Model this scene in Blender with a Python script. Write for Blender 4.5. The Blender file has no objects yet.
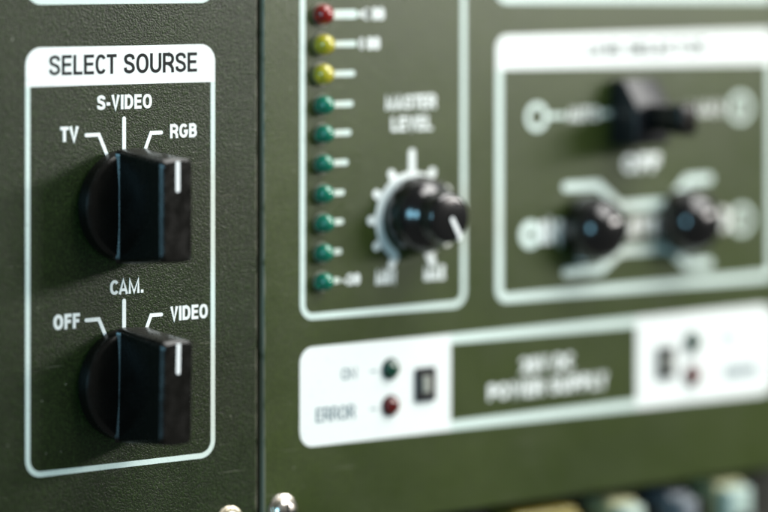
import bpy, bmesh, math, random
from mathutils import Vector
random.seed(4)
S = bpy.context.scene
COL = S.collection
MM = 0.001
# Everything on the equipment is laid out in millimetres on its front plane:
# u runs right, v runs up, d comes out of the panel towards the viewer.
def P(u, v, d): return (u*MM, -d*MM, v*MM)

# ------------------------------------------------------------------ materials
def new_mat(name):
    m = bpy.data.materials.new(name); m.use_nodes = True
    return m, m.node_tree, m.node_tree.nodes['Principled BSDF']

def plain(name, col, rough=.4, metal=0., spec=.5, bump=0., bscale=900., coat=0., var=0., worn=0.):
    m, t, b = new_mat(name)
    b.inputs['Base Color'].default_value = (*col, 1)
    b.inputs['Roughness'].default_value = rough
    b.inputs['Metallic'].default_value = metal
    b.inputs['Specular IOR Level'].default_value = spec
    b.inputs['Coat Weight'].default_value = coat
    b.inputs['Coat Roughness'].default_value = .08
    tc = t.nodes.new('ShaderNodeTexCoord')
    if bump:
        n = t.nodes.new('ShaderNodeTexNoise'); n.inputs['Scale'].default_value = bscale
        n.inputs['Detail'].default_value = 3
        bp = t.nodes.new('ShaderNodeBump'); bp.inputs['Strength'].default_value = bump*1.15
        bp.inputs['Distance'].default_value = .0002
        t.links.new(tc.outputs['Object'], n.inputs['Vector'])
        t.links.new(n.outputs['Fac'], bp.inputs['Height'])
        t.links.new(bp.outputs['Normal'], b.inputs['Normal'])
    if worn:      # thin spots where the paint below grins through
        n = t.nodes.new('ShaderNodeTexNoise'); n.inputs['Scale'].default_value = 620; n.inputs['Detail'].default_value = 4
        n.inputs['Roughness'].default_value = .65
        mr = t.nodes.new('ShaderNodeMapRange'); mr.inputs['From Min'].default_value = .60; mr.inputs['From Max'].default_value = .74
        mr.inputs['To Max'].default_value = worn
        mx = t.nodes.new('ShaderNodeMix'); mx.data_type = 'RGBA'
        mx.inputs['A'].default_value = (*col, 1); mx.inputs['B'].default_value = (.12, .14, .09, 1)
        t.links.new(tc.outputs['Object'], n.inputs['Vector']); t.links.new(n.outputs['Fac'], mr.inputs['Value'])
        t.links.new(mr.outputs['Result'], mx.inputs['Factor']); t.links.new(mx.outputs['Result'], b.inputs['Base Color'])
    if var:
        n = t.nodes.new('ShaderNodeTexNoise'); n.inputs['Scale'].default_value = 260
        n.inputs['Detail'].default_value = 5
        mr = t.nodes.new('ShaderNodeMapRange')
        mr.inputs['From Min'].default_value = .3; mr.inputs['From Max'].default_value = .7
        mr.inputs['To Min'].default_value = max(.03, rough-var); mr.inputs['To Max'].default_value = rough+var
        t.links.new(tc.outputs['Object'], n.inputs['Vector'])
        t.links.new(n.outputs['Fac'], mr.inputs['Value'])
        t.links.new(mr.outputs['Result'], b.inputs['Roughness'])
    return m

def olive_paint(name, col, wear, bump, edge):
    """Pebbled olive enamel: fine leather-like bump, uneven gloss, dust specks."""
    m, t, b = new_mat(name)
    N, L = t.nodes.new, t.links.new
    tc = N('ShaderNodeTexCoord')
    n1 = N('ShaderNodeTexNoise'); n1.inputs['Scale'].default_value = 2800; n1.inputs['Detail'].default_value = 2.5
    vo = N('ShaderNodeTexVoronoi'); vo.inputs['Scale'].default_value = 2150; vo.feature = 'SMOOTH_F1'
    big = N('ShaderNodeTexNoise'); big.inputs['Scale'].default_value = 26; big.inputs['Detail'].default_value = 4
    dust = N('ShaderNodeTexNoise'); dust.inputs['Scale'].default_value = 620; dust.inputs['Detail'].default_value = 1
    patch = N('ShaderNodeTexNoise'); patch.inputs['Scale'].default_value = 55; patch.inputs['Detail'].default_value = 3
    for x in (n1, vo, big, dust, patch): L(tc.outputs['Object'], x.inputs['Vector'])
    add = N('ShaderNodeMath'); add.operation = 'ADD'
    L(n1.outputs['Fac'], add.inputs[0]); L(vo.outputs['Distance'], add.inputs[1])
    bp = N('ShaderNodeBump'); bp.inputs['Strength'].default_value = bump*1.15; bp.inputs['Distance'].default_value = .00016
    L(add.outputs[0], bp.inputs['Height']); L(bp.outputs['Normal'], b.inputs['Normal'])
    # colour: slow drift between two olives, sparse pale specks of dust
    ramp = N('ShaderNodeValToRGB'); e = ramp.color_ramp.elements
    e[0].position = .3; e[0].color = (col[0]*.86, col[1]*.88, col[2]*.9, 1)
    e[1].position = .7; e[1].color = (col[0]*1.12, col[1]*1.1, col[2]*1.08, 1)
    L(big.outputs['Fac'], ramp.inputs['Fac'])
    d1 = N('ShaderNodeMapRange'); d1.inputs['From Min'].default_value = .74; d1.inputs['From Max'].default_value = .80
    L(dust.outputs['Fac'], d1.inputs['Value'])
    d2 = N('ShaderNodeMapRange'); d2.inputs['From Min'].default_value = .45; d2.inputs['From Max'].default_value = .62
    d2.inputs['To Max'].default_value = wear
    L(patch.outputs['Fac'], d2.inputs['Value'])
    mul = N('ShaderNodeMath'); mul.operation = 'MULTIPLY'
    L(d1.outputs['Result'], mul.inputs[0]); L(d2.outputs['Result'], mul.inputs[1])
    mix = N('ShaderNodeMix'); mix.data_type = 'RGBA'; mix.inputs['B'].default_value = (.42, .42, .34, 1)
    # grain speckle put into the colour: peaks lighter as if glinting, pits darker
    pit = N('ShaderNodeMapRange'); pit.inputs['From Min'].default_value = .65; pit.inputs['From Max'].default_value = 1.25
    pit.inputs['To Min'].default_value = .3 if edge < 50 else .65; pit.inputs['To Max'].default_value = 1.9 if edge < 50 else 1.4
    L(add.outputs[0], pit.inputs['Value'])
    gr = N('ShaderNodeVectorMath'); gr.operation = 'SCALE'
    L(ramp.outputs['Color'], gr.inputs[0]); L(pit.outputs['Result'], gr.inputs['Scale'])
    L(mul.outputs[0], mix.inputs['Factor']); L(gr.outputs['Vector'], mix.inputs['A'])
    # paint rubbed thin and chipped along the edge at the seam
    sx = N('ShaderNodeSeparateXYZ'); L(tc.outputs['Object'], sx.inputs[0])
    df = N('ShaderNodeMath'); df.operation = 'SUBTRACT'; df.inputs[1].default_value = edge*MM
    L(sx.outputs['X'], df.inputs[0])
    ab = N('ShaderNodeMath'); ab.operation = 'ABSOLUTE'; L(df.outputs[0], ab.inputs[0])
    near = N('ShaderNodeMapRange'); near.inputs['From Min'].default_value = .0013; near.inputs['From Max'].default_value = .0001
    L(ab.outputs[0], near.inputs['Value'])
    chip = N('ShaderNodeTexNoise'); chip.inputs['Scale'].default_value = 170; chip.inputs['Detail'].default_value = 6
    L(tc.outputs['Object'], chip.inputs['Vector'])
    pr = N('ShaderNodeMath'); pr.operation = 'MULTIPLY'; L(near.outputs['Result'], pr.inputs[0]); L(chip.outputs['Fac'], pr.inputs[1])
    th = N('ShaderNodeMapRange'); th.inputs['From Min'].default_value = .30; th.inputs['From Max'].default_value = .42
    th.inputs['To Max'].default_value = .75
    L(pr.outputs[0], th.inputs['Value'])
    # a few fine scratches
    mp = N('ShaderNodeMapping'); mp.inputs['Rotation'].default_value = (0, .5, 0); mp.inputs['Scale'].default_value = (34, 34, 900)
    L(tc.outputs['Object'], mp.inputs['Vector'])
    scn = N('ShaderNodeTexNoise'); scn.inputs['Scale'].default_value = 1; scn.inputs['Detail'].default_value = 1
    L(mp.outputs['Vector'], scn.inputs['Vector'])
    sc = N('ShaderNodeMapRange'); sc.inputs['From Min'].default_value = .735; sc.inputs['From Max'].default_value = .76
    sc.inputs['To Max'].default_value = .28
    L(scn.outputs['Fac'], sc.inputs['Value'])
    mx = N('ShaderNodeMath'); mx.operation = 'MAXIMUM'; L(th.outputs['Result'], mx.inputs[0]); L(sc.outputs['Result'], mx.inputs[1])
    mix2 = N('ShaderNodeMix'); mix2.data_type = 'RGBA'; mix2.inputs['B'].default_value = (.20, .20, .15, 1)
    L(mx.outputs[0], mix2.inputs['Factor']); L(mix.outputs['Result'], mix2.inputs['A'])
    L(mix2.outputs['Result'], b.inputs['Base Color'])
    r = N('ShaderNodeMapRange'); r.inputs['From Min'].default_value = .3; r.inputs['From Max'].default_value = .7
    r.inputs['To Min'].default_value = .30; r.inputs['To Max'].default_value = .38
    L(patch.outputs['Fac'], r.inputs['Value']); L(r.outputs['Result'], b.inputs['Roughness'])
    b.inputs['Specular IOR Level'].default_value = .36 if edge < 50 else .5
    return m

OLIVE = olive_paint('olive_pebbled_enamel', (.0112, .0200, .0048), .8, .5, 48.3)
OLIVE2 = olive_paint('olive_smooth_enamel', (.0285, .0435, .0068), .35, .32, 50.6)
WHITE = plain('white_screen_print', (.80, .84, .82), .5, bump=.3, bscale=1300, worn=.35)
PRINT = plain('thin_white_screen_print', (.63, .74, .69), .5, bump=.3, bscale=1300, worn=.45)
INK = plain('black_print', (.010, .012, .012), .6, spec=.2)
GREYINK = plain('grey_print', (.10, .16, .19), .6)
KNOB = plain('black_knob_plastic', (.004, .0037, .003), .25, spec=.32, bump=.08, bscale=1800, var=.09)
GLOSS = plain('glossy_black_bakelite', (.004, .004, .0045), .19, coat=.5)
SWBLK = plain('black_switch_plastic', (.010, .010, .012), .36)
POINT = plain('white_paint_line', (.82, .84, .84), .45)
STEEL = plain('nickel_plated_steel', (.72, .68, .62), .24, metal=1., bump=.35, bscale=420, var=.12)
BRASSY = plain('tarnished_steel', (.52, .48, .38), .34, metal=1., bump=.7, bscale=520, var=.16)
BEZ = plain('grey_bezel_metal', (.20, .19, .15), .38, metal=.2)
CHASSIS = plain('dark_chassis_metal', (.012, .014, .012), .6)
PLATE = plain('dark_olive_socket_plate', (.012, .014, .009), .55, bump=.4, bscale=900)
SWGREY = plain('pale_grey_switch_button', (.30, .31, .27), .4)
def lens(name, col):
    m, t, b = new_mat(name)
    b.inputs['Base Color'].default_value = (*col, 1)
    b.inputs['Roughness'].default_value = .12
    b.inputs['Transmission Weight'].default_value = .25
    b.inputs['Coat Weight'].default_value = .5
    b.inputs['Coat Roughness'].default_value = .05
    return m
LRED = lens('red_lens', (.27, .010, .006))
LYEL = lens('yellow_lens', (.50, .44, .025))
LGRN = lens('green_lens', (.004, .21, .125))
LGRN2 = lens('dark_green_lens', (.002, .055, .032))
LRED2 = lens('dark_red_lens', (.11, .006, .005))

# ------------------------------------------------------------------ mesh helpers
def link(name, bm, mat, parent=None, smooth=False, autoangle=None):
    me = bpy.data.meshes.new(name)
    bmesh.ops.recalc_face_normals(bm, faces=bm.faces)
    bm.to_mesh(me); bm.free()
    me.materials.append(mat)
    if smooth:
        me.polygons.foreach_set('use_smooth', [True]*len(me.polygons))
        if autoangle: me.set_sharp_from_angle(angle=math.radians(autoangle))
    o = bpy.data.objects.new(name, me); COL.objects.link(o)
    if parent: o.parent = parent
    return o

def prism(bm, pts, d0, d1, hole=None):
    """Solid from a closed outline in (u,v) between depths d0 and d1; optional hole outline with as many points."""
    f = [bm.verts.new(P(u, v, d1)) for u, v in pts]
    k = [bm.verts.new(P(u, v, d0)) for u, v in pts]
    n = len(pts)
    if hole is None:
        bm.faces.new(f); bm.faces.new(k[::-1])
    else:
        hf = [bm.verts.new(P(u, v, d1)) for u, v in hole]
        hk = [bm.verts.new(P(u, v, d0)) for u, v in hole]
        for i in range(n):
            j = (i+1) % n
            bm.faces.new((f[i], f[j], hf[j], hf[i])); bm.faces.new((k[i], k[j], hk[j], hk[i]))
            bm.faces.new((hf[i], hf[j], hk[j], hk[i]))
    for i in range(n):
        j = (i+1) % n
        bm.faces.new((f[i], f[j], k[j], k[i]))

def rrect(u0, u1, v0, v1, r, n=8, corners=(1, 1, 1, 1)):
    """corner order: right-top, left-top, left-bottom, right-bottom"""
    out = []
    for k, (cu, cv, a0) in enumerate(((u1, v1, 0), (u0, v1, 90), (u0, v0, 180), (u1, v0, 270))):
        rr = r if corners[k] else .01
        su = -1 if k in (0, 3) else 1; sv = -1 if k in (0, 1) else 1
        for i in range(n+1):
            a = math.radians(a0 + 90*i/n)
            out.append((cu+su*rr+rr*math.cos(a), cv+sv*rr+rr*math.sin(a)))
    return out

def circle(u, v, r, n=40, ru=None):
    return [(u+(ru or r)*math.cos(2*math.pi*i/n), v+r*math.sin(2*math.pi*i/n)) for i in range(n)]

def ribbon(bm, pts, w, d0, d1, round_caps=False):
    """Stroke of width w along a polyline, with mitred joins, as a thin solid."""
    h = w/2
    pts = [Vector(p) for p in pts]
    n = len(pts); L = []; R = []
    for i in range(n):
        a = (pts[i]-pts[i-1]).normalized() if i else None
        b = (pts[i+1]-pts[i]).normalized() if i < n-1 else None
        if a is None: a = b
        if b is None: b = a
        na = Vector((-a.y, a.x)); nb = Vector((-b.y, b.x))
        m = (na+nb)
        if m.length < 1e-4: m = na
        m.normalize()
        k = h/max(m.dot(na), .62)
        L.append(pts[i]+m*k); R.append(pts[i]-m*k)
    out = L[:]
    if round_caps:
        t = (pts[-1]-pts[-2]).normalized(); nn = Vector((-t.y, t.x))
        out += [pts[-1]+nn*h*math.cos(q)+t*h*math.sin(q) for q in [math.pi*j/8 for j in range(1, 8)]]
    out += R[::-1]
    if round_caps:
        t = (pts[0]-pts[1]).normalized(); nn = Vector((-t.y, t.x))
        out += [pts[0]+nn*h*math.cos(q)+t*h*math.sin(q) for q in [math.pi*j/8 for j in range(1, 8)]]
    if not round_caps:
        f = [[bm.verts.new(P(p.x, p.y, d)) for p in L] for d in (d1, d0)]
        g = [[bm.verts.new(P(p.x, p.y, d)) for p in R] for d in (d1, d0)]
        for i in range(n-1):
            bm.faces.new((f[0][i], f[0][i+1], g[0][i+1], g[0][i]))
            bm.faces.new((f[1][i], f[1][i+1], g[1][i+1], g[1][i]))
            bm.faces.new((f[0][i], f[0][i+1], f[1][i+1], f[1][i]))
            bm.faces.new((g[0][i], g[0][i+1], g[1][i+1], g[1][i]))
        for i in (0, n-1):
            bm.faces.new((f[0][i], g[0][i], g[1][i], f[1][i]))
    else:
        prism(bm, [(p.x, p.y) for p in out], d0, d1)

def lathe(bm, prof, u=0, v=0, seg=56, cap=True):
    rings = []
    for r, d in prof:
        rings.append([bm.verts.new(P(u+r*math.cos(2*math.pi*i/seg), v+r*math.sin(2*math.pi*i/seg), d)) for i in range(seg)])
    for a, b in zip(rings, rings[1:]):
        for i in range(seg):
            j = (i+1) % seg
            bm.faces.new((a[i], a[j], b[j], b[i]))
    if cap:
        bm.faces.new(rings[-1]); bm.faces.new(rings[0][::-1])

def box(bm, u0, u1, v0, v1, d0, d1): prism(bm, [(u0, v0), (u1, v0), (u1, v1), (u0, v1)], d0, d1)

def bevel_all(bm, w, seg=3):
    bmesh.ops.recalc_face_normals(bm, faces=bm.faces)
    bmesh.ops.bevel(bm, geom=bm.edges[:], offset=w*MM, segments=seg, affect='EDGES', profile=.5)

# ------------------------------------------------------------------ lettering, drawn as strokes
def arcp(cx, cy, rx, ry, a0, a1, n=14, p=2.25):
    out = []
    for i in range(n+1):
        a = math.radians(a0+(a1-a0)*i/n); c, s = math.cos(a), math.sin(a)
        out.append((cx+rx*math.copysign(abs(c)**(2/p), c), cy+ry*math.copysign(abs(s)**(2/p), s)))
    return out
def spline(pts, n=7):
    out = []
    q = [pts[0]]+list(pts)+[pts[-1]]
    for i in range(1, len(q)-2):
        for k in range(n):
            t = k/n
            out.append(tuple(.5*((2*q[i][a])+(-q[i-1][a]+q[i+1][a])*t+(2*q[i-1][a]-5*q[i][a]+4*q[i+1][a]-q[i+2][a])*t*t
                       +(-q[i-1][a]+3*q[i][a]-3*q[i+1][a]+q[i+2][a])*t**3) for a in (0, 1)))
    out.append(pts[-1]); return out

WID = dict(zip('SELCTOURVIDGBFAMNPWYHKQX', (.66, .60, .54, .66, .60, .76, .70, .70, .68, .2, .71, .75, .67, .56, .70, .82, .71, .65, .96, .68, .70, .7, .76, .68)))
WID.update({'2': .58, '8': .58, '0': .58, '1': .4, '3': .58, '-': .3, '.': .2, '+': .56, ' ': .26})
KERN = {'CA': .12, 'CT': .07, 'AM': .05, 'TV': .06, 'TE': .03, 'UT': .04, 'LY': .1, 'PO': .04, 'PP': .02, 'AU': .04, 'V ': .04}
def glyph(ch, w, t, tx):
    """centre lines of a capital of height 1 and width w; t = stroke width, tx = that width measured across a stem"""
    c, x = t/2, tx/2
    l, r, b, T, m = x, w-x, c, 1-c, w/2
    if ch == 'I': return [[(m, 0), (m, 1)]]
    if ch == 'L': return [[(l, 1), (l, b), (w, b)]]
    if ch == 'E': return [[(w, T), (l, T), (l, b), (w, b)], [(l, .52), (w*.93, .52)]]
    if ch == 'F': return [[(w, T), (l, T), (l, 0)], [(l, .5), (w*.9, .5)]]
    if ch == 'T': return [[(0, T), (w, T)], [(m, T), (m, 0)]]
    if ch == 'H': return [[(l, 0), (l, 1)], [(r, 0), (r, 1)], [(l, .52), (r, .52)]]
    if ch == 'N': return [[(l, 0), (l, .97), (r, .03), (r, 1)]]
    if ch == 'M': return [[(l, 0), (l, .97), (m, .08), (r, .97), (r, 0)]]
    if ch == 'V': return [[(x*.9, 1), (m, .03), (w-x*.9, 1)]]
    if ch == 'W': return [[(x, 1), (w*.27, .04), (m, .95), (w*.73, .04), (w-x, 1)]]
    if ch == 'A': return [[(x*.9, 0), (m, .97), (w-x*.9, 0)], [(w*.22, .30), (w*.78, .30)]]
    if ch == 'Y': return [[(x, 1), (m, .42), (w-x, 1)], [(m, .42), (m, 0)]]
    if ch == 'K': return [[(l, 0), (l, 1)], [(l, .36), (r, 1)], [(w*.4, .58), (r, 0)]]
    if ch == 'X': return [[(l, 0), (r, 1)], [(l, 1), (r, 0)]]
    if ch == 'U': return [[(l, 1)]+arcp(m, .36, r-m, .36-b, 180, 360)+[(r, 1)]]
    if ch in 'OQ': return [arcp(m, .5, r-m, .5-b, 90, 451, 36)]
    if ch == '0': return [arcp(m, .5, r-m, .5-b, 90, 451, 36)]
    if ch == 'C': return [arcp(m, .5, r-m, .5-b, 36, 324, 28)]
    if ch == 'G': return [arcp(m, .5, r-m, .5-b, 40, 340, 28)+[(r, .44)], [(m*1.05, .46), (w, .46)]]
    if ch == 'D': return [[(l, 0), (l, 1)], [(l, T), (w*.45, T)]+arcp(w*.45, .5, r-w*.45, .5-b, 90, -90, 18)+[(l, b)]]
    def bowl(y0, y1, k): return [(l, y1), (w*.5, y1)]+arcp(w*.5, (y0+y1)/2, k-w*.5, (y1-y0)/2, 90, -90, 14)+[(l, y0)]
    if ch == 'P': return [[(l, 0), (l, 1)], bowl(.43, T, r)]
    if ch == 'R': return [[(l, 0), (l, 1)], bowl(.46, T, r), [(w*.48, .46), (w*.72, .36), (r-.01, .2), (r, 0)]]
    if ch == 'B': return [[(l, 0), (l, 1)], bowl(.53, T, r*.95), bowl(b, .53, r)]
    if ch == 'S': return [spline([(r, .71), (w*.80, T-.06), (m, T), (w*.2, T-.07), (l+.01, .73), (w*.24, .585), (m, .515), (w*.77, .43), (r, .27), (w*.8, b+.07), (m, b), (w*.18, b+.07), (l, .30)])]
    if ch == '8': return [arcp(m, .74, r-m-.02, .26-b, 90, 451, 26), arcp(m, .26, r-m, .26-b, 90, 451, 26)]
    if ch == '2': return [spline([(l, .7), (w*.2, T-.07), (m, T), (w*.8, T-.06), (r, .72), (w*.75, .48), (w*.35, .24), (l, b)])+[(w, b)]]
    if ch == '3': return [spline([(l, .76), (w*.22, T-.06), (m, T), (w*.8, T-.07), (r-.02, .74), (w*.78, .58), (m, .53), (w*.8, .46), (r, .28), (w*.8, b+.07), (m, b), (w*.18, b+.07), (l, .27)])]
    if ch == '1': return [[(w*.1, .76), (w*.6, .97), (w*.6, 0)]]
    if ch == '-': return [[(0, .4), (w, .4)]]
    if ch == '+': return [[(0, .5), (w, .5)], [(m, .22), (m, .78)]]
    if ch == '.': return [[(m, 0), (m, t*1.05)]]
    return []

def text(name, s, u0, u1, v0, v1, t, mat, parent, d=.10, jitter=0.):
    """Lettering s filling the box u0..u1 by v0..v1 with stroke width t (as a share of the cap height)."""
    h = v1-v0
    tot = sum(WID[c] for c in s)+.10*(len(s)-1)+.02-sum(KERN.get(s[q:q+2], 0) for q in range(len(s)-1))
    sx = (u1-u0)/h/tot
    bm = bmesh.new(); u = u0; k = 0; i = 0
    for c in s:
        w = WID[c]*sx*h
        tt = t*(.92 if c in 'MWAN' else 1)
        for st in glyph(c, WID[c]*sx, tt, tt):
            ribbon(bm, [(u+x*h, v0+y*h) for x, y in st], tt*h, .0, d+.006*(k % 5)); k += 1
        u += w+.10*sx*h
        i = i+1
        u -= KERN.get(s[i-1:i+1], 0)*sx*h
    return link(name, bm, mat, parent)

# ------------------------------------------------------------------ object helpers
def thing(name, label, cat, group=None, loc=(0, 0, 0)):
    o = bpy.data.objects.new(name, None); COL.objects.link(o)
    o.empty_display_size = .01; o.location = loc
    o['label'] = label; o['category'] = cat
    if group: o['group'] = group
    return o
def dup(o, loc, parent):
    c = o.copy(); COL.objects.link(c); c.parent = parent; c.location = loc
    for ch in o.children:
        e = ch.copy(); COL.objects.link(e); e.parent = c
    return c
def lab(o, s): o['label'] = s; return o

def slab(name, u0, u1, v0, v1, thick, mat, parent, bev):
    bm = bmesh.new(); box(bm, u0, u1, v0, v1, -thick, 0); bevel_all(bm, bev, 3)
    return link(name, bm, mat, parent)

def frame(name, u0, u1, v0, v1, lw, r, parent, d=.08):
    bm = bmesh.new()
    prism(bm, rrect(u0, u1, v0, v1, r), 0, d, rrect(u0+lw, u1-lw, v0+lw, v1-lw, max(r-lw, .4)))
    return link(name, bm, PRINT, parent)
def strip(name, u0, u1, v0, v1, r, corners, parent, d=.095):
    bm = bmesh.new(); prism(bm, rrect(u0, u1, v0, v1, r, corners=corners), 0, d)
    return link(name, bm, WHITE, parent)

# ------------------------------------------------------------------ left module: the source selector
A = thing('control_panel', 'olive green source selector panel with two black bar knobs and sharp white lettering', 'control panel')
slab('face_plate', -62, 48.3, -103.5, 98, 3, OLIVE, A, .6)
bm = bmesh.new(); box(bm, -60, 47.2, -101.5, 96, -60, -3.02); link('chassis_box', bm, CHASSIS, A)
fa = frame('printed_frame', -33.9, 32.6, -77.2, 46.9, 1.6, 5.2, A)
strip('title_strip', -33.9, 32.6, 35.5, 46.9, 5.2, (1, 1, 0, 0), fa)
text('title_lettering', 'SELECT SOURSE', -25.9, 26.1, 38.7, 44.5, .16, INK, fa, d=.15)
fb = frame('printed_frame', -33.9, 32.6, 59.2, 180-85, 1.6, 5.2, A)
bm = bmesh.new(); prism(bm, rrect(-32.6, 31.3, 60.5, 72, 4, corners=(0, 0, 1, 1)), 0, .06); link('title_strip', bm, WHITE, fb)

def legend(v, items, leads, stem):
    bm = bmesh.new()
    ribbon(bm, [(0, stem[0]), (0, stem[1])], 1.3, 0, .09, True)
    L = link('switch_legend', bm, WHITE, A)
    for s, u0, u1, v0, v1, t in items: text('lettering', s, u0, u1, v0, v1, t, WHITE, L)
    for pts in leads:
        bm = bmesh.new(); ribbon(bm, pts, 1.15, 0, .09, True); link('tick_mark', bm, WHITE, L)
    return L
LDL = [(-13.2, 21), (-8.8, 21), (-5.6, 14.2)]; LDR = [(13.2, 20.9), (9.5, 20.9), (7.2, 15.6)]
legend(0, [('S-VIDEO', -9.4, 9.9, 28.2, 32.5, .215), ('TV', -22.1, -15.7, 19.3, 23.7, .225), ('RGB', 16.3, 26.0, 19.1, 23.3, .21)],
       [LDL, LDR], (25.4, 15))
sh = lambda ps: [(a, b-54) for a, b in ps]
legend(0, [('CAM.', -4.9, 6.9, -26.2, -21.9, .205), ('OFF', -24.4, -15.3, -35.1, -30.7, .225), ('VIDEO', 16.4, 30.0, -35.3, -31, .205)],
       [sh(LDL), sh(LDR)], (-28.2, -38))

def grip_mesh(bm, half_w, half_l, d0, d1, flare=.9, taper=1.9, bulge=.5):
    """Bar grip: sections from skirt to front face; sides hollow, ends slightly round, edges eased."""
    secs = []
    H = d1-d0
    for f, dw, ins in ((0, flare, 0), (.04, 0, 0), (.5, 0, 0), (.958, 0, 0), (.99, 0, .72), (1, 0, .86)):
        hw = half_w+dw-ins; hl = half_l-taper*f-ins
        d = d0+H*f; ring = []
        r = 1.3
        for su, sv, a0 in ((1, 1, 0), (-1, 1, 90), (-1, -1, 180), (1, -1, 270)):
            for i in range(5):
                a = math.radians(a0+90*i/4)
                ring.append((su*(hw-r)+r*math.cos(a), sv*(hl-r)+r*math.sin(a)))
        out = []
        for k, (u, v) in enumerate(ring):
            out.append((u, v))
            if k in (9, 19):     # extra loops keep the long sides flat
                nu, nv = ring[(k+1) % 20]
                for t in (.02, .05, .5, .95, .98): out.append((u+(nu-u)*t, v+(nv-v)*t))
            if k in (4, 14):     # across the ends: a soft bulge
                nu, nv = ring[k+1]
                for q in range(1, 6):
                    t = q/6; uu = u+(nu-u)*t
                    out.append((uu, v+(math.copysign(bulge, v))*(1-(2*t-1)**2)*.55))
        secs.append([bm.verts.new(P(u, v, d)) for u, v in out])
    n = len(secs[0])
    for a, b in zip(secs, secs[1:]):
        for i in range(n):
            j = (i+1) % n
            bm.faces.new((a[i], a[j], b[j], b[i]))
    bm.faces.new(secs[-1])

def selector_knob(u, v, parent):
    bm = bmesh.new()
    lathe(bm, [(15.9, .5), (16.5, .9), (16.5, 4.2), (16.2, 4.9), (15.6, 5.35), (14.8, 5.55), (8, 5.9)], seg=96)
    grip_mesh(bm, 5.5, 16.6, 5.2, 28)
    k = link('selector_knob', bm, KNOB, parent, True, 24)
    k.location = P(u, v, 0)
    bm = bmesh.new(); ribbon(bm, [(0, 6.0), (0, 13.4)], 1.45, 27.9, 28.08, True)
    box(bm, -.725, .725, 12.6, 14.2, 27.0, 28.05)
    link('pointer_line', bm, POINT, k)
    bm = bmesh.new(); lathe(bm, [(1.1, 0), (1.1, .5), (.7, .9), (.3, .95)], seg=20)
    g = link('set_screw', bm, STEEL, k, True, 30); g.rotation_euler = (math.radians(90), 0, 0); g.location = P(1.5, -16.3, 2.7)
    return k
k1 = selector_knob(0, 0, A)
k2 = dup(k1, P(0, -52.4, 0), A); k2.rotation_euler = (0, math.radians(1.2), 0)

def screw(name, u, v, r, mat, parent):
    bm = bmesh.new()
    lathe(bm, [(r*1.22, .01), (r*1.22, .5), (r*1.1, .8), (r*1.0, .82), (r, 1.0), (r*.98, 1.6), (r*.86, 2.6), (r*.62, 3.3), (r*.3, 3.6), (r*.08, 3.66)], seg=48)
    k = link(name, bm, mat, parent, True, 40); k.location = P(u, v, 0)
    bm = bmesh.new(); box(bm, -r*.6, r*.6, -.45, .45, 3.3, 3.72); box(bm, -.45, .45, -r*.6, r*.6, 3.3, 3.73)
    s = link('cross_slot', bm, INK, k)
    return k
lab(screw('screw', 37.6, -97.6, 4.3, BRASSY, A), 'tarnished domed screw')

# ------------------------------------------------------------------ right module: level meter, line selector, power supply
B = thing('control_panel', 'olive green panel with level meter lamps, round knobs and power supply strip', 'control panel')
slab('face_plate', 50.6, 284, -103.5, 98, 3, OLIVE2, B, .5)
bm = bmesh.new(); box(bm, 52, 282, -101.5, 96, -60, -3.02); link('chassis_box', bm, CHASSIS, B)
lab(screw('screw', 57.4, -96.2, 4.4, STEEL, B), 'bright domed screw')
frame('printed_frame', 64.3, 130.3, -38.6, 92, 2.1, 5, B)
# level meter: one red, two yellow, seven green lamps, each with its printed line
def lamp_mesh(r, h, base=.0):
    bm = bmesh.new()
    pr = [(r*1.0, base), (r, h*.45)]+[(r*math.cos(math.radians(a)), h*.45+h*.55*math.sin(math.radians(a))) for a in (15, 30, 45, 60, 72, 82, 87)]
    lathe(bm, pr, seg=36); return bm
def indicator(u, v, r, h, mat, parent, bez=BEZ, what=None, bw=.5):
    k = link('indicator_lamp', lamp_mesh(r*random.uniform(.97, 1.03), h*random.uniform(.93, 1.05)), mat, parent, True, 60); k.location = P(u+random.uniform(-.15, .15), v, 0)
    k.rotation_euler = (math.radians(random.uniform(-3, 3)), 0, math.radians(random.uniform(-4, 4)))
    bm = bmesh.new(); prism(bm, circle(0, 0, r+bw, 36), 0, .35, circle(0, 0, r+.02, 36)); link('bezel', bm, bez, k)
    if what: k['label'] = what
    return k
LEDV = [55.3, 46.1, 36.9, 27.5, 18.6, 9.4, .1, -8.9, -18.1, -27]
LEND = [86, 86, 85.3, 84.6, 83.8, 82.7, 81.2, 80.9, 80.2, 79.6]
for i, v in enumerate(LEDV):
    m = LRED if i == 0 else LYEL if i < 3 else LGRN
    what = 'red lamp at the top of the level column' if i == 0 else 'yellow lamp in the level column' if i < 3 else 'green lamp in the level column'
    indicator(72.6, v, 3.15 if i < 3 else 2.8, 4.6, m, B, what=what)
    bm = bmesh.new(); ribbon(bm, [(76.0 if i > 2 else 76.4, v), (LEND[i]-.7, v)], 2.8 if i == 0 else 1.9, 0, .09, True)
    t = link('tick_mark', bm, PRINT, B)
    if i == 0: text('lettering', '+3 DB', 87.2, 97.2, v-1.9, v+1.9, .31, WHITE, t)
    if i == 1: text('lettering', '0 DB', 87.2, 95.4, v-1.9, v+1.9, .31, WHITE, t)
    if i == 9: text('lettering', '-20', 80.9, 87.6, v-1.8, v+1.8, .32, WHITE, t)

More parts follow.
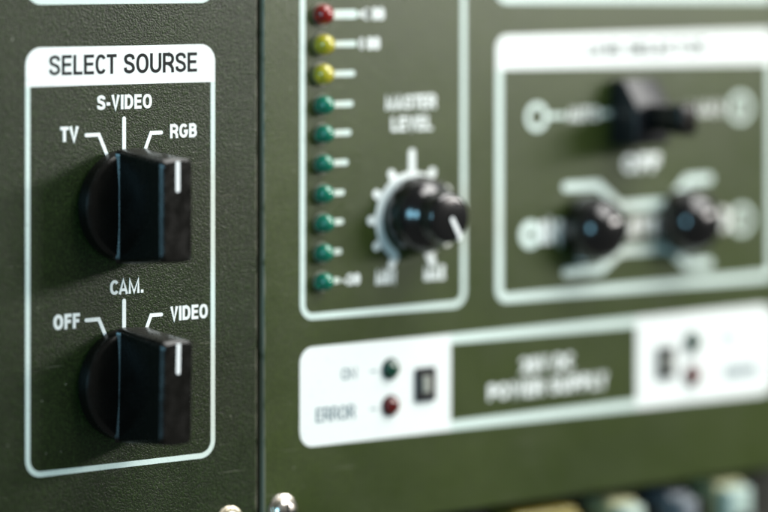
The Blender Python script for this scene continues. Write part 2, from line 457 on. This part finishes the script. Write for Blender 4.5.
# master level dial
DU, DV = 108.2, -9.2
bm = bmesh.new()
def polar(r, a): return (DU+r*math.sin(math.radians(a)), DV+r*math.cos(math.radians(a)))
arc_o = [polar(13.9, a) for a in range(-150, 151, 5)]
ribbon(bm, [polar(13.2, a) for a in range(-150, 151, 5)], 3.0, 0, .08)
D = link('dial_scale', bm, WHITE, B)
for a in range(-150, 151, 30):
    bm = bmesh.new()
    if a == 0: ribbon(bm, [polar(13.6, 0), polar(20.6, 0)], 2.6, 0, .1, True)
    else: ribbon(bm, [polar(13.6, a), polar(16.4, a)], 2.9, 0, .1, True)
    link('tick_mark', bm, WHITE, D)
text('lettering', 'MASTER', 97.6, 117.9, 25.1, 29.6, .22, WHITE, D)
text('lettering', 'LEVEL', 99.9, 116.4, 18.3, 22.9, .22, WHITE, D)
text('lettering', 'MIN', 93.6, 101.8, -29.3, -24.9, .28, WHITE, D)
text('lettering', 'MAX', 113, 121.6, -29.2, -24.8, .28, WHITE, D)

def rotary_knob(u, v, s, ang, parent):
    bm = bmesh.new()
    lathe(bm, [(r*s, d*s) for r, d in ((11.9, .5), (12.6, 1.3), (12.9, 3.2), (12.8, 5.2), (12.3, 7.2), (11.5, 9), (10.4, 10.6), (9.2, 11.8), (8.2, 12.7), (7.7, 13.5), (7.8, 14.6), (8.2, 16), (8.3, 17.8), (8.0, 18.8), (7.3, 19.5), (6.0, 19.9), (1, 20.0))], seg=72)
    k = link('rotary_knob', bm, GLOSS, parent, True, 50); k.location = P(u, v, 0)
    bm = bmesh.new()
    ribbon(bm, [(0, .6*s), (0, 6.4*s)], 1.6*s, 19.8*s, 20.12*s, True)
    box(bm, -.8*s, .8*s, 6.6*s, 8.4*s, 14.6*s, 19.2*s)
    p = link('pointer_line', bm, POINT, k)
    p.rotation_euler = (0, math.radians(ang), 0)
    return k
rotary_knob(DU+.5, DV+1.2, .96, 150, B)

# upper right frame: line selector
fc = frame('printed_frame', 142.6, 268.5, -38.4, 48.0, 3.0, 4.5, B)
strip('title_strip', 142.6, 268.5, 36.6, 48.0, 4.5, (1, 1, 0, 0), fc)
text('title_lettering', 'LINE SELECTOR', 181.5, 236, 40.1, 44.9, .22, INK, fc, d=.16)
fd = frame('printed_frame', 142.6, 268.5, 57.9, 96, 3.0, 4.5, B)
bm = bmesh.new(); prism(bm, rrect(145.2, 266, 60.5, 72, 3, corners=(0, 0, 1, 1)), 0, .06); link('title_strip', bm, WHITE, fd)

bm = bmesh.new()
ribbon(bm, [(165.5, 21.2), (171.5, 21.2)], 1.6, 0, .09, True)
L = link('switch_legend', bm, PRINT, B)
def ring(u, v, r, w, parent):
    bm = bmesh.new(); prism(bm, circle(u, v, r, 32), 0, .09, circle(u, v, r-w, 32)); return link('ring_mark', bm, PRINT, parent)
bm = bmesh.new(); ribbon(bm, [(188.5, 21.3), (192.5, 21.3)], 1.8, 0, .09, True); link('tick_mark', bm, PRINT, L)
text('lettering', 'AUTO', 173.2, 187.3, 19.2, 23.6, .2, WHITE, L)
text('lettering', 'MAN', 228, 244.5, 19.3, 23.8, .21, WHITE, L)
text('lettering', 'OFF', 197.6, 214.4, 1.4, 7.2, .29, WHITE, L)
ring(160, 21.1, 4.8, 1.9, L); ring(251.8, 21.5, 5.2, 1.9, L)

bm = bmesh.new()
sec = [(0, -10.8), (11, -10.8), (13, -8.6), (13, 2.5), (6.5, 11.2), (0, 11.2)]
fa_ = [bm.verts.new(P(-7.6, v, d)) for d, v in sec]; fb_ = [bm.verts.new(P(7.6, v, d)) for d, v in sec]
bm.faces.new(fa_); bm.faces.new(fb_[::-1])
for i in range(6): bm.faces.new((fa_[i], fb_[i], fb_[(i+1) % 6], fa_[(i+1) % 6]))
bevel_all(bm, .8, 3)
sw = link('lever_switch', bm, SWBLK, B, True, 35); sw.location = P(199.5, 21.6, 0)
bm = bmesh.new()
secs = []
for d, hu, hv in ((12.4, 3.4, 4.4), (22, 3.6, 4.7), (30, 4.0, 5.2)):
    secs.append((d, hu, hv))
vs = [[bm.verts.new(P(su*hu, sv*hv-1.4, d)) for su, sv in ((1, 1), (-1, 1), (-1, -1), (1, -1))] for d, hu, hv in secs]
for a, b in zip(vs, vs[1:]):
    for q in range(4): bm.faces.new((a[q], a[(q+1) % 4], b[(q+1) % 4], b[q]))
bm.faces.new(vs[-1]); bm.faces.new(vs[0][::-1])
bevel_all(bm, 1.2, 3)
link('lever', bm, KNOB, sw, True, 40)

KV = -16.0
def dome_knob(u, v, ang):
    bm = bmesh.new()
    pr = [(9.4, .6), (9.9, 1.4), (10.1, 3)]+[(10.1*math.cos(math.radians(a))**.8, 3+11.5*math.sin(math.radians(a))) for a in (10, 20, 30, 40, 50, 60, 70, 78, 85)]+[(.3, 14.5)]
    pr = [(r*1.1, d*1.08) for r, d in pr]; lathe(bm, pr, seg=64)
    k = link('rotary_knob', bm, GLOSS, B, True, 60); k.location = P(u, v, 0)
    bm = bmesh.new(); ribbon(bm, [(0, 10.2), (0, 11.5)], 1.1, 1.4, 5)
    link('pointer_line', bm, POINT, k).rotation_euler = (0, math.radians(ang), 0)
dome_knob(180.6, KV, 200); dome_knob(223.2, KV+.2, 170)
bm = bmesh.new(); ribbon(bm, [(172.6, -2.2), (186.6, -2.2), (196.2, -9.6), (218.4, -9.6), (227, -2.2), (237, -2.2)], 3.2, 0, .09, True)
L = link('switch_legend', bm, PRINT, B)
bm = bmesh.new(); ribbon(bm, [(172.6, -30.2), (187.6, -30.2), (196.2, -24.6), (218.4, -24.6), (226.6, -30.9), (237, -30.9)], 3.2, 0, .09, True)
link('tick_mark', bm, PRINT, L)
text('lettering', 'LEVEL', 197.2, 216.8, -20.2, -13.8, .32, WHITE, L)
text('lettering', 'IN', 161.8, 171, -20.4, -12.8, .36, WHITE, L)
ring(157.2, -17, 4.7, 3.2, L)
text('lettering', 'O', 239.6, 247, -20.4, -12.4, .28, WHITE, L)
ring(252.4, -16.9, 5.2, 1.9, L)

# power supply strip
V0, V1 = -77.6, -46.8
ps = frame('power_strip', 64.2, 267.5, V0, V1, 3.2, 5, B)
strip('white_block', 64.2, 124.0, V0, V1, 5, (0, 1, 1, 0), ps)
strip('white_block', 203.6, 267.5, V0, V1, 5, (1, 0, 0, 1), ps)
text('lettering', '28V DC', 153, 176.2, -62, -56.7, .25, WHITE, ps)
text('lettering', 'POWER SUPPLY', 139.4, 190.6, -69.4, -64.2, .25, WHITE, ps)
text('lettering', 'ON', 80.2, 86.2, -58, -54.4, .15, GREYINK, ps, d=.16)
text('lettering', 'ERROR', 70.4, 85.6, -70.3, -65.9, .145, GREYINK, ps, d=.16)
text('lettering', 'ON', 242.6, 249.6, -58.8, -54.8, .17, GREYINK, ps, d=.16)
text('lettering', 'ERROR', 243.8, 260, -71, -66.4, .19, GREYINK, ps, d=.16)
for v in (-56.2, -68): 
    bm = bmesh.new(); ribbon(bm, [(91.5, v), (94, v)], .5, 0, .16); link('tick_mark', bm, GREYINK, ps)
DARKBEZ = INK
for u, v, m, w in ((99.5, -56, LGRN2, 'green power lamp'), (99.5, -67.5, LRED2, 'red error lamp'),
                   (229.2, -57, LGRN2, 'green power lamp'), (229.2, -68.4, LRED2, 'red error lamp')):
    indicator(u, v, 2.9 if u < 150 else 3.4, 2.2, m, B, bez=DARKBEZ, what=w, bw=.5)
def slide_switch(u, v):
    bm = bmesh.new()
    prism(bm, rrect(-3.9, 3.9, -5.3, 5.3, .6, 3), .09, .9, rrect(-2.3, 2.3, -3.7, 3.7, .3, 3))
    box(bm, -2.35, 2.35, -3.75, 3.75, .1, .2)
    k = link('slide_switch', bm, SWBLK, B); k.location = P(u, v, 0)
    bm = bmesh.new(); box(bm, -1.5, 1.5, -2.6, 2.6, .15, 1.6); bevel_all(bm, .25, 2)
    link('button', bm, SWGREY, k)
slide_switch(113.2, -61.9); slide_switch(216.6, -63.0)

# ------------------------------------------------------------------ below: recessed socket plate with a row of plugs
C = thing('socket_plate', 'dark recessed metal plate below the olive panels', 'socket plate')
bm = bmesh.new(); box(bm, -62, 284, -150, -103.9, -16, -13); bevel_all(bm, .5, 2); link('face_plate', bm, PLATE, C)
bm = bmesh.new(); box(bm, -60, 282, -148, -103.9, -60, -16.02); link('chassis_box', bm, CHASSIS, C)
def plug(u, hw, top, col, ring_col, label):
    t = thing('cable_plug', label, 'plug', 'coloured plugs in a row under the panel', P(u, top-11, -13))
    mat = plain('plug_plastic', col, .45, bump=.2, bscale=700); mr = plain('plug_collar', ring_col, .4)
    bm = bmesh.new(); box(bm, -hw, hw, -11, 11, .1, 14); bevel_all(bm, 1.8, 4)
    link('housing', bm, mat, t, True, 40)
    bm = bmesh.new(); box(bm, -hw*.82, hw*.82, -9.6, 9.6, 13.8, 19); bevel_all(bm, 1.5, 3)
    link('collar', bm, mr, t, True, 40)
    bm = bmesh.new(); lathe(bm, [(4, 18.5), (4, 26), (3.4, 27), (3.4, 60)], seg=28, v=-3)
    link('cable', bm, SWBLK, t, True, 50)
plug(140.5, 5, -108, (.38, .38, .35), (.38, .38, .35), 'narrow white plug left of the wide yellow plug')
plug(164, 13.5, -107, (.17, .14, .025), (.17, .14, .025), 'wide yellow plug under the right panel edge')
plug(197.5, 6.4, -107, (.25, .25, .13), (.30, .38, .33), 'cream plug between the yellow and blue grey plugs')
plug(223, 5, -107.4, (.075, .09, .105), (.11, .13, .15), 'blue grey plug between two cream plugs')
plug(246.5, 6.8, -106, (.25, .25, .13), (.32, .42, .38), 'tall cream plug at the right end of the row')

# ------------------------------------------------------------------ camera
yaw = math.radians(38)
FPX = (4500-384)*math.tan(yaw)
cam = bpy.data.cameras.new('camera'); co = bpy.data.objects.new('camera', cam); COL.objects.link(co)
cam.sensor_width = 36; cam.lens = FPX/768*36
cam.shift_y = (-41-256)/768
co.location = (-.52204, -.79239, .07235)
co.rotation_euler = (math.radians(90), 0, -yaw)
cam.clip_start = .02; cam.clip_end = 20
cam.dof.use_dof = True
fwd = Vector((math.sin(yaw), math.cos(yaw), 0))
cam.dof.focus_distance = (Vector(P(16, 0, 6))-co.location).dot(fwd)
cam.dof.aperture_fstop = 3.25
cam.dof.aperture_blades = 0
S.camera = co

# ------------------------------------------------------------------ light: ceiling lamp above, window to the left
def area(name, loc, target, sx, sy, watt, col):
    l = bpy.data.lights.new(name, 'AREA'); l.shape = 'RECTANGLE'; l.size = sx; l.size_y = sy
    l.energy = watt; l.color = col
    o = bpy.data.objects.new(name, l); COL.objects.link(o)
    o.location = loc; o.rotation_euler = (Vector(target)-Vector(loc)).to_track_quat('-Z', 'Y').to_euler()
area('ceiling_lamp', (.54, -.47, .94), (.12, 0, -.02), 1.0, .8, 25, (.98, .98, .95))
area('added_sheen_light', (.90, -.76, .28), (.16, 0, .02), .5, .14, 10.0, (1, .97, .92))  # added light, only there to give the panels their grey sheen
area('window_light', (-1.2, -.82, .16), (.05, 0, 0), .34, .45, 9.5, (.34, .76, 1))
w = bpy.data.worlds.new('World'); S.world = w; w.use_nodes = True
bg = w.node_tree.nodes['Background']; bg.inputs['Color'].default_value = (.95, .98, .90, 1); bg.inputs['Strength'].default_value = .14
S.view_settings.view_transform = 'Standard'; S.view_settings.look = 'None'
S.view_settings.exposure = 0; S.view_settings.gamma = 1
